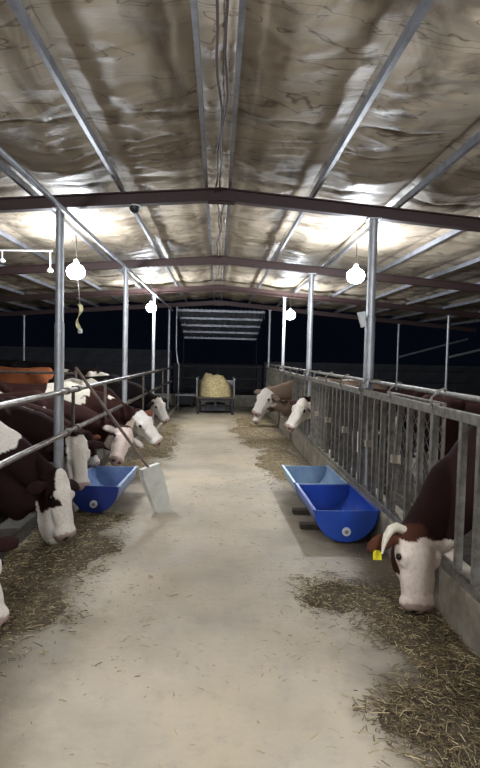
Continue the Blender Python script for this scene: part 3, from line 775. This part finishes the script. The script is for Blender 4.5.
    p.cap(H(.47, -.108, -.07), H(.47, -.108, .07), .007*h, .007*h, 'lip', k=.008, neg=True)
    D, lo = cow_sdf(p.l, vox); V, Q = surface_nets(D, lo, vox)
    # coat colour per vertex
    best = np.full(len(V), 1e9); tg = np.zeros(len(V), int)
    for i, q in enumerate(p.l):
        if q['neg']: continue
        d = q['f'](V[:, 0], V[:, 1], V[:, 2]); mm = d < best; best[mm] = d[mm]; tg[mm] = i
    tags = np.array([q['tag'] for q in p.l])[tg]
    Cc = np.tile(np.array(base_c, float), (len(V), 1)); Wc = np.array(white_c)
    nz = vnoise3(V*pscale+seed*3.7+7); n2 = vnoise3(V*14+seed); nn_ = nz+.12*(n2-.5)
    br = .75+.5*vnoise3(V*5+seed*1.3+3); Cc *= br[:, None]
    body = (tags == 'body') | (tags == 'neck')
    wm = body & (nn_ > patch)
    if patch_fn: wm = wm | (body & patch_fn(V, n2))
    wm |= (tags == 'body') & (V[:, 2] < .52+.08*(n2-.5))
    if leg_white: wm |= (tags == 'leg') & (V[:, 2] < .50+.1*(n2-.5))
    wm |= (tags == 'tail') & (V[:, 2] < .5)
    Cc[wm] = Wc
    R = V-P; hu = R@u/h; hv = R@v/h; hw = R@wv/h; hd = (tags == 'head') | (tags == 'poll')
    near = (np.abs(hw) < .16*W) & (hu > -.1) & (hu < .6) & (hv > -.22) & (tags != 'body')
    jit = .05*(n2-.5)
    fc = np.array(face_c if face_c else white_c)
    if face == 'front': Cc[near & hd & (hu > -.05)] = (.065, .023, .014)
    if face == 'white': fm = near & (hu > .0+jit) & (hd | (hu > .12))
    elif face == 'front': fm = near & (((hu > .05+jit) & (hv > -.05+jit)) | (hu > .27+jit) | ((hw < -.03) & (hu > .1+jit)))
    elif face == 'blaze': fm = near & hd & ((np.abs(hw) < .035+.05*np.clip(hu, 0, .3)+jit*.5) & (hv > -.06) | (hu > .30+jit) | ((hv < -.13+jit) & (hu > .18)))
    elif face == 'eyepatch': fm = near & (hd | (hu > .2)) & ((hu > .25+jit) | (hv > .03+jit*.5) | ((hv < -.15) & (hu > .15)))
    elif face == 'brown': fm = near & hd & (hu > .36+jit)
    else: fm = np.zeros(len(V), bool)
    Cc[fm] = fc
    ez = ((hu-.165)**2+(np.abs(hw)-.115*W)**2+(hv+.0)**2) < .03**2
    Cc[hd & ez] *= .45
    for s, ec in zip((-1, 1), ear_c):
        m_ = tags == 'ear%d' % s
        Cc[m_] = (np.array(ec) if ec is not None else np.array(base_c)*1.3)
        inner = m_ & ((V-H(.06, -.035, s*.14))@np.cross(unit(wv*s), u) < -.0)
    pinkm = hd & (hu > .455+jit*.4) & (hv > -.10); Cc[pinkm] = np.array((.46, .33, .28))
    Cc[hd & (hu > .49) & (np.abs(np.abs(hw)-.042) < .02) & (np.abs(hv+.02) < .022)] = (.06, .035, .03)
    Cc[tags == 'hoof'] = (.06, .05, .04); Cc[tags == 'udder'] = (.48, .33, .28)
    me = np_mesh('cow', V*scale, Q)
    at = me.color_attributes.new('Col', 'FLOAT_COLOR', 'POINT')
    at.data.foreach_set('color', np.concatenate([Cc, np.ones((len(Cc), 1))], 1).astype(np.float32).ravel())
    o = link('cow', me, COAT, smooth=False); me.shade_smooth()
    o.location = (base[0], base[1], zshift); o.rotation_euler.z = heading
    tag(o, label, 'cow', group)
    loc3 = lambda q: Vector(q*scale)
    for s in (-1, 1):
        e = loc3(H(.165, .004, s*.108*W)); m = MB()
        r_ = .021*h*scale; m.lathe([(r_*math.sin(t), -r_*math.cos(t)) for t in np.linspace(.15, PI-.15, 7)], e, 10).build('eye', EYE_M, o)
        if horns and not (horns == 'left' and s < 0):
            pts = [H(.0, -.02, s*.07*W), H(-.03, .0, s*.13*W), H(-.02, .045, s*.185*W), H(.03, .085, s*.21*W)]
            if horns in ('down', 'left'): pts = [H(.0, -.02, s*.07*W), H(-.02, .0, s*.115*W), H(-.005, .02, s*.15*W), H(.04, .035, s*.18*W), H(.09, .045, s*.198*W), H(.15, .05, s*.21*W)]
            MB().tube([loc3(q) for q in pts], [.032*h*scale, .027*h*scale, .018*h*scale, .005] if len(pts) == 4 else [r_q*h*scale for r_q in (.034, .032, .029, .024, .016, .005)], 10).build('horn', HORN, o)
    if ear_tag:
        s = ear_tag; q = loc3(H(.13, -.03, s*.20*W)); dd = Vector(unit(u+.0*v)); sd = Vector(unit(wv)); nd = dd.cross(sd).normalized()
        m = MB(); vs = []
        for th in (-.002, .002):
            for a, b in ((0, -.016), (.014, -.03), (.062, -.032), (.062, .032), (.014, .03), (0, .016)):
                vs.append(q+dd*a+sd*b+nd*th-nd*.0)
        m.add(vs, [(5, 4, 3, 2, 1, 0), (6, 7, 8, 9, 10, 11)]+[(i, (i+1) % 6, 6+(i+1) % 6, 6+i) for i in range(6)])
        t = m.build('ear_tag', YELLOW, o); t['label'] = 'yellow ear tag'
    return o
DKRED = (.020, .0075, .007); MAHOG = (.030, .0115, .009); ORANGE = (.34, .11, .045); TAN = (.20, .14, .10); BLACKC = (.014, .010, .010); RUST = (.16, .055, .03)
CREAM = (.70, .63, .52)
G1 = 'cows feeding on the left'; G2 = 'cows feeding on the right'; G3 = 'cows standing in the pens'
# right, nearest
make_cow('dark brown cow with white face and yellow ear tag, head down at the right rack', (2.02, 3.72), PI+.02, 1.09, (1.39, 3.70, .54), (1.37, 3.54, .03), (.26, -.95, .1),
         DKRED, seed=4, patch=.88, face='front', face_c=(.74, .62, .53), vox=.013, horns='left', ear_tag=1, ear_c=((.62, .5, .42), (.10, .035, .02)), group=G2, hs=1.5, dew=.06, droop=(1.5, .45))
make_cow('cow with white face and dark cheeks looking out of the right rack', (2.40, 9.42), PI, .95, (1.48, 9.42, .98), (1.16, 9.26, .52), (-.45, -.5, .8),
         DKRED, seed=9, patch=.84, face='white', face_c=(.74, .67, .58), vox=.018, horns=False, ear_c=((.45, .36, .3), (.05, .02, .02)), group=G2, hs=1.1)
make_cow('tan cow with white face raised over the right feed line', (2.12, 11.75), PI, 1.0, (1.06, 11.75, 1.00), (.76, 11.60, .50), (-.5, -.6, .7),
         TAN, seed=12, patch=.84, face='white', face_c=(.72, .67, .60), vox=.018, horns=False, group=G2, hs=1.3, dew=.14, ear_c=(TAN, TAN))
make_cow('white headed cow with its muzzle on the hay behind the tan cow', (2.2, 13.55), PI, .95, (1.08, 13.5, .62), (.88, 13.4, .10), (-.7, -.5, .3),
         TAN, seed=15, patch=.6, face='white', face_c=(.72, .67, .60), horns=False, group=G2)
make_cow('brown cow standing in the right pen behind the feed rack', (3.9, 7.2), .25, 1.0, (4.7, 7.4, 1.25), (5.1, 7.5, .95), (.6, .1, .8), MAHOG, seed=21, patch=.78, face='brown', vox=.02, horns=False, group=G3)
# left
make_cow('white muzzled cow at the left edge, nearest of all, nosing the chaff', (-2.40, 3.36), 0.0, .95, (-1.48, 3.40, .52), (-1.26, 3.30, .04), (.75, -.6, .2),
         DKRED, seed=71, patch=.9, face='white', vox=.016, horns=False, group=G1, leg_white=False, hs=1.25)
make_cow('dark brown left cow grazing on chaff with white blaze and dark eye patch', (-2.22, 5.02), 0.0, .95, (-1.40, 4.98, .60), (-1.23, 4.82, .08), (.90, -.30, .3),
         DKRED, seed=5, patch=.9, face='eyepatch', vox=.014, horns=False, group=G1, hs=1.3, jowl=1, dew=.20, leg_white=False, patch_fn=lambda V, n: ((V[:, 0]-.36)**2/.035+(V[:, 2]-1.06)**2/.035+.7*(n-.5) < 1))
make_cow('cow with a plain white face lowered beside the left trough', (-2.35, 6.18), 0.0, .90, (-1.52, 6.10, .78), (-1.38, 5.84, .27), (.45, -.88, .3),
         DKRED, seed=31, patch=.86, face='white', face_c=(.80, .73, .64), vox=.018, horns=False, group=G1)
make_cow('brown cow with its head over the left trough, half hidden by the white faced cow', (-2.50, 6.92), 0.0, .88, (-1.58, 6.85, .70), (-1.42, 6.78, .33), (.6, -.6, .4), MAHOG, seed=35, patch=.8, face='brown', vox=.018, horns=False, group=G1, ear_c=(RUST, RUST))
make_cow('pinkish white headed cow eating at the far end of the left trough', (-2.45, 7.68), 0, .90, (-1.22, 7.62, .66), (-1.27, 7.20, .31), (.5, -.25, .75), MAHOG, seed=38, patch=.72, face='white', face_c=(.68, .55, .48), vox=.018, horns=False, group=G1, ear_c=((.6, .5, .45), (.6, .5, .45)), hs=1.1)
make_cow('red brown cow with cream withers and white face turned to the alley beyond the shovel', (-2.35, 9.0), .02, .95, (-1.28, 9.12, .74), (-.87, 9.06, .27), (.55, -.5, .75), MAHOG, white_c=CREAM, seed=41, patch=.80, face='white', face_c=(.74, .69, .62), vox=.018, horns=False, group=G1,
         ear_c=(RUST, (.5, .4, .33)), hs=1.25, patch_fn=lambda V, n: (V[:, 2] > 1.06+.14*(n-.5)) & (V[:, 0] < .35) & (V[:, 0] > -.35))
make_cow('cream backed brown cow between the red brown cow and the farthest feeding cow', (-2.25, 10.1), -1.0, .95, (-1.62, 9.75, .80), (-1.45, 9.65, .36), (.6, -.6, .5), MAHOG, white_c=CREAM, seed=57, patch=.70, face='brown', vox=.02, horns=False, group=G1,
         patch_fn=lambda V, n: (V[:, 2] > 1.08+.12*(n-.5)) & (V[:, 0] < .2) & (V[:, 0] > -1.1))
make_cow('dark cow with white face feeding farthest down the left side', (-2.25, 12.25), -.05, .95, (-1.30, 12.1, .76), (-1.03, 12.0, .26), (.6, -.6, .5), BLACKC, seed=44, patch=.86, face='white', face_c=(.70, .65, .58), vox=.018, horns=False, group=G1, hs=1.1)
make_cow('orange brown cow standing broadside with a white neck in the left pen', (-5.25, 13.0), PI-.05, 1.06, (-5.95, 13.1, 1.3), (-6.3, 13.1, .95), (-.6, 0, .8), ORANGE, white_c=(.72, .68, .62), seed=51, patch=.86, face='white', vox=.02, horns=False, group=G3,
         patch_fn=lambda V, n: (V[:, 0] > -.05+.1*(n-.5)))
make_cow('black and white cow standing behind the orange brown cow', (-5.75, 16.3), PI, 1.12, (-6.7, 16.3, 1.3), (-7.1, 16.3, .95), (-.6, 0, .8), BLACKC, seed=54, patch=.5, face='white', vox=.025, horns=False, group=G3, pscale=1.7)
make_cow('brown and white cow standing deep in the left pen near the alley end', (-3.1, 14.2), -.6, 1.0, (-2.4, 13.7, .95), (-2.2, 13.5, .5), (.6, -.3, .7), DKRED, white_c=CREAM, seed=60, patch=.48, face='white', vox=.025, horns=False, group=G3, pscale=1.6)

# ------------------------------------------------------------------ chaff mounds and straw
def mound(label, pts, seed, h=.05):
    """low trodden layer: union of soft blobs (x, y, rx, ry), its rim sinks below the floor"""
    x0 = min(p[0]-p[2] for p in pts); x1 = max(p[0]+p[2] for p in pts); y0 = min(p[1]-p[3] for p in pts); y1 = max(p[1]+p[3] for p in pts)
    nx = int((x1-x0)/.03)+2; ny = int((y1-y0)/.03)+2
    X, Y = np.meshgrid(np.linspace(x0, x1, nx), np.linspace(y0, y1, ny), indexing='ij')
    D = mfield(X, Y, pts, seed); Z = -.012+h*np.clip(D, 0, 1)*(.5+vnoise(X*7+seed, Y*7)*.6)+.012*vnoise(X*30, Y*30)*np.clip(D*3, 0, 1)
    Z = np.where(D <= 0, -.02, Z)
    I = np.arange(nx*ny).reshape(nx, ny); Q = np.stack([I[:-1, :-1], I[1:, :-1], I[1:, 1:], I[:-1, 1:]], -1).reshape(-1, 4)
    keep = (D.ravel()[Q] > -.15).any(1)
    Q = Q[keep]; us, inv = np.unique(Q, return_inverse=True); Vt = np.stack([X, Y, Z], -1).reshape(-1, 3)[us]
    o = link('chaff_layer', np_mesh('chaff_layer', Vt, inv.reshape(Q.shape)), CHAFF, smooth=True)
    tag(o, label, 'chaff', kind='stuff')
    return o
def mfield(X, Y, pts, seed):
    D = np.full(X.shape, -1.0)
    for (cx, cy, rx_, ry_) in pts:
        D = np.maximum(D, 1-np.sqrt(((X-cx)/rx_)**2+((Y-cy)/ry_)**2))
    return D+.55*(vnoise(X*3.1+seed, Y*3.1)-.5)+.3*(vnoise(X*9+seed, Y*9)-.5)
def straw(label, sampler, n, lmin=.02, lmax=.09, seed=1, zmax=.05, pale=.3):
    r = np.random.default_rng(seed); V = []; Fq = []; mi = []
    P_ = sampler(r, n); n = len(P_)
    ang = r.random(n)*2*PI; Ls = lmin+(lmax-lmin)*r.random(n)**3; wd = .0010+.0018*r.random(n); tilt = (r.random(n)-.5)*.5; bend = (r.random(n)-.5)*.7
    zz = P_[:, 2]
    d1 = np.stack([np.cos(ang), np.sin(ang), np.zeros(n)], -1); d2 = np.stack([np.cos(ang+bend), np.sin(ang+bend), np.zeros(n)], -1)
    a = P_.copy(); b = a+d1*(Ls/2)[:, None]; b[:, 2] += np.abs(tilt)*Ls*.5; c = b+d2*(Ls/2)[:, None]; c[:, 2] -= np.abs(tilt)*Ls*.25
    for q in (a, b, c): q[:, 2] = np.maximum(q[:, 2], .003)
    sd = np.stack([-np.sin(ang), np.cos(ang), np.zeros(n)], -1)*wd[:, None]; up = np.zeros((n, 3)); up[:, 2] = wd*1.2
    rings = []
    for q in (a, b, c): rings += [q-sd, q+sd, q+up]          # triangular section
    V = np.stack(rings, 1).reshape(-1, 3); base = np.arange(n)[:, None]*9
    f = []
    for s in (0, 3):
        for i in range(3):
            j = (i+1) % 3; f.append(np.concatenate([base+s+i, base+s+j, base+s+3+j, base+s+3+i], 1))
    Q = np.stack(f, 1).reshape(-1, 4)
    me = np_mesh('loose_straw', V, Q)
    for m_ in STRAWS: me.materials.append(m_)
    kind = r.choice(3, n, p=[pale, (1-pale)*.5, (1-pale)*.5]); me.polygons.foreach_set('material_index', np.repeat(kind, 6).astype(np.int32))
    o = bpy.data.objects.new('loose_straw', me); col.objects.link(o)
    return tag(o, label, 'straw', kind='stuff')
def in_mound(pts, seed, h=.05, thr=.0):
    x0 = min(p[0]-p[2] for p in pts); x1 = max(p[0]+p[2] for p in pts); y0 = min(p[1]-p[3] for p in pts); y1 = max(p[1]+p[3] for p in pts)
    def f(r, n):
        X = x0+(x1-x0)*r.random(n*4); Y = y0+(y1-y0)*r.random(n*4); D = mfield(X, Y, pts, seed)
        ok = r.random(n*4) < np.clip((D-thr+.12)*2.5, 0, 1)+.16*np.clip((D-thr+.45)*3, 0, 1); X, Y, D = X[ok][:n], Y[ok][:n], D[ok][:n]
        Z = np.maximum(-.012+h*np.clip(D, 0, 1)*(.5+vnoise(X*7+seed, Y*7)*.6)+.012*np.clip(D*3, 0, 1), 0)+.003
        return np.stack([X, Y, Z+.012*r.random(len(X))], -1)
    return f
LEFT = [(-1.35, 4.75, .55, 1.0), (-1.45, 3.7, .5, .9), (-1.35, 5.5, .45, .5)]
RIGHT1 = [(1.25, 3.7, .42, .45), (.95, 3.95, .38, .40), (1.3, 3.35, .35, .35)]
RIGHT2 = [(1.15, 2.45, .42, .40), (1.40, 2.8, .25, .5), (1.1, 2.0, .4, .4)]
RIGHT3 = [(1.05, 9.2, .42, 1.9), (1.0, 11.6, .55, 2.0), (.75, 12.6, .5, 1.6), (1.25, 7.9, .25, .8), (.95, 14.6, .6, 1.3)]
LEFT3 = [(-1.25, 8.2, .4, .7), (-1.1, 10.2, .45, 1.5), (-1.2, 12.6, .4, 1.6)]
FL = [(-1.2, 2.9, .35, .5)]
specs = ((LEFT, 'dark trodden chaff strip under the nearest left cows', 1, .05, 7500, .16), (RIGHT1, 'chaff patch under the head of the nearest right cow', 2, .04, 3600, .18),
         (RIGHT2, 'heaped brown chaff in the lower right corner by the kerb', 3, .07, 4800, .14), (RIGHT3, 'brown feed strip running along the far right rack', 4, .05, 8000, .45),
         (LEFT3, 'feed patches along the far left rails', 5, .05, 5000, .4))
for pts, lab_, sd_, h_, n_, pl_ in specs:
    mo = mound(lab_, pts, sd_, h_)
    if sd_ > 3: mo.data.materials[0] = FEED
    straw('loose straw lying on the '+lab_.replace('dark trodden ', ''), in_mound(pts, sd_, h_), n_, seed=sd_+20, pale=pl_, lmax=.075 if sd_ != 3 else .10)
def sparse(r, n):
    y = 1.9+11*r.random(n*3)**1.6; x = (r.random(n*3)*2-1)*1.45
    ok = r.random(n*3) < .10+.9*np.clip(vnoise(x*2+5, y*2+2)*1.8-.95, 0, 1)+.35*(np.abs(x) > .9)
    x, y = x[ok][:n], y[ok][:n]; return np.stack([x, y, np.full(len(x), .004)], -1)
straw('sparse straw and chips scattered over the open concrete', sparse, 2400, lmin=.012, lmax=.06, seed=77, pale=.96)
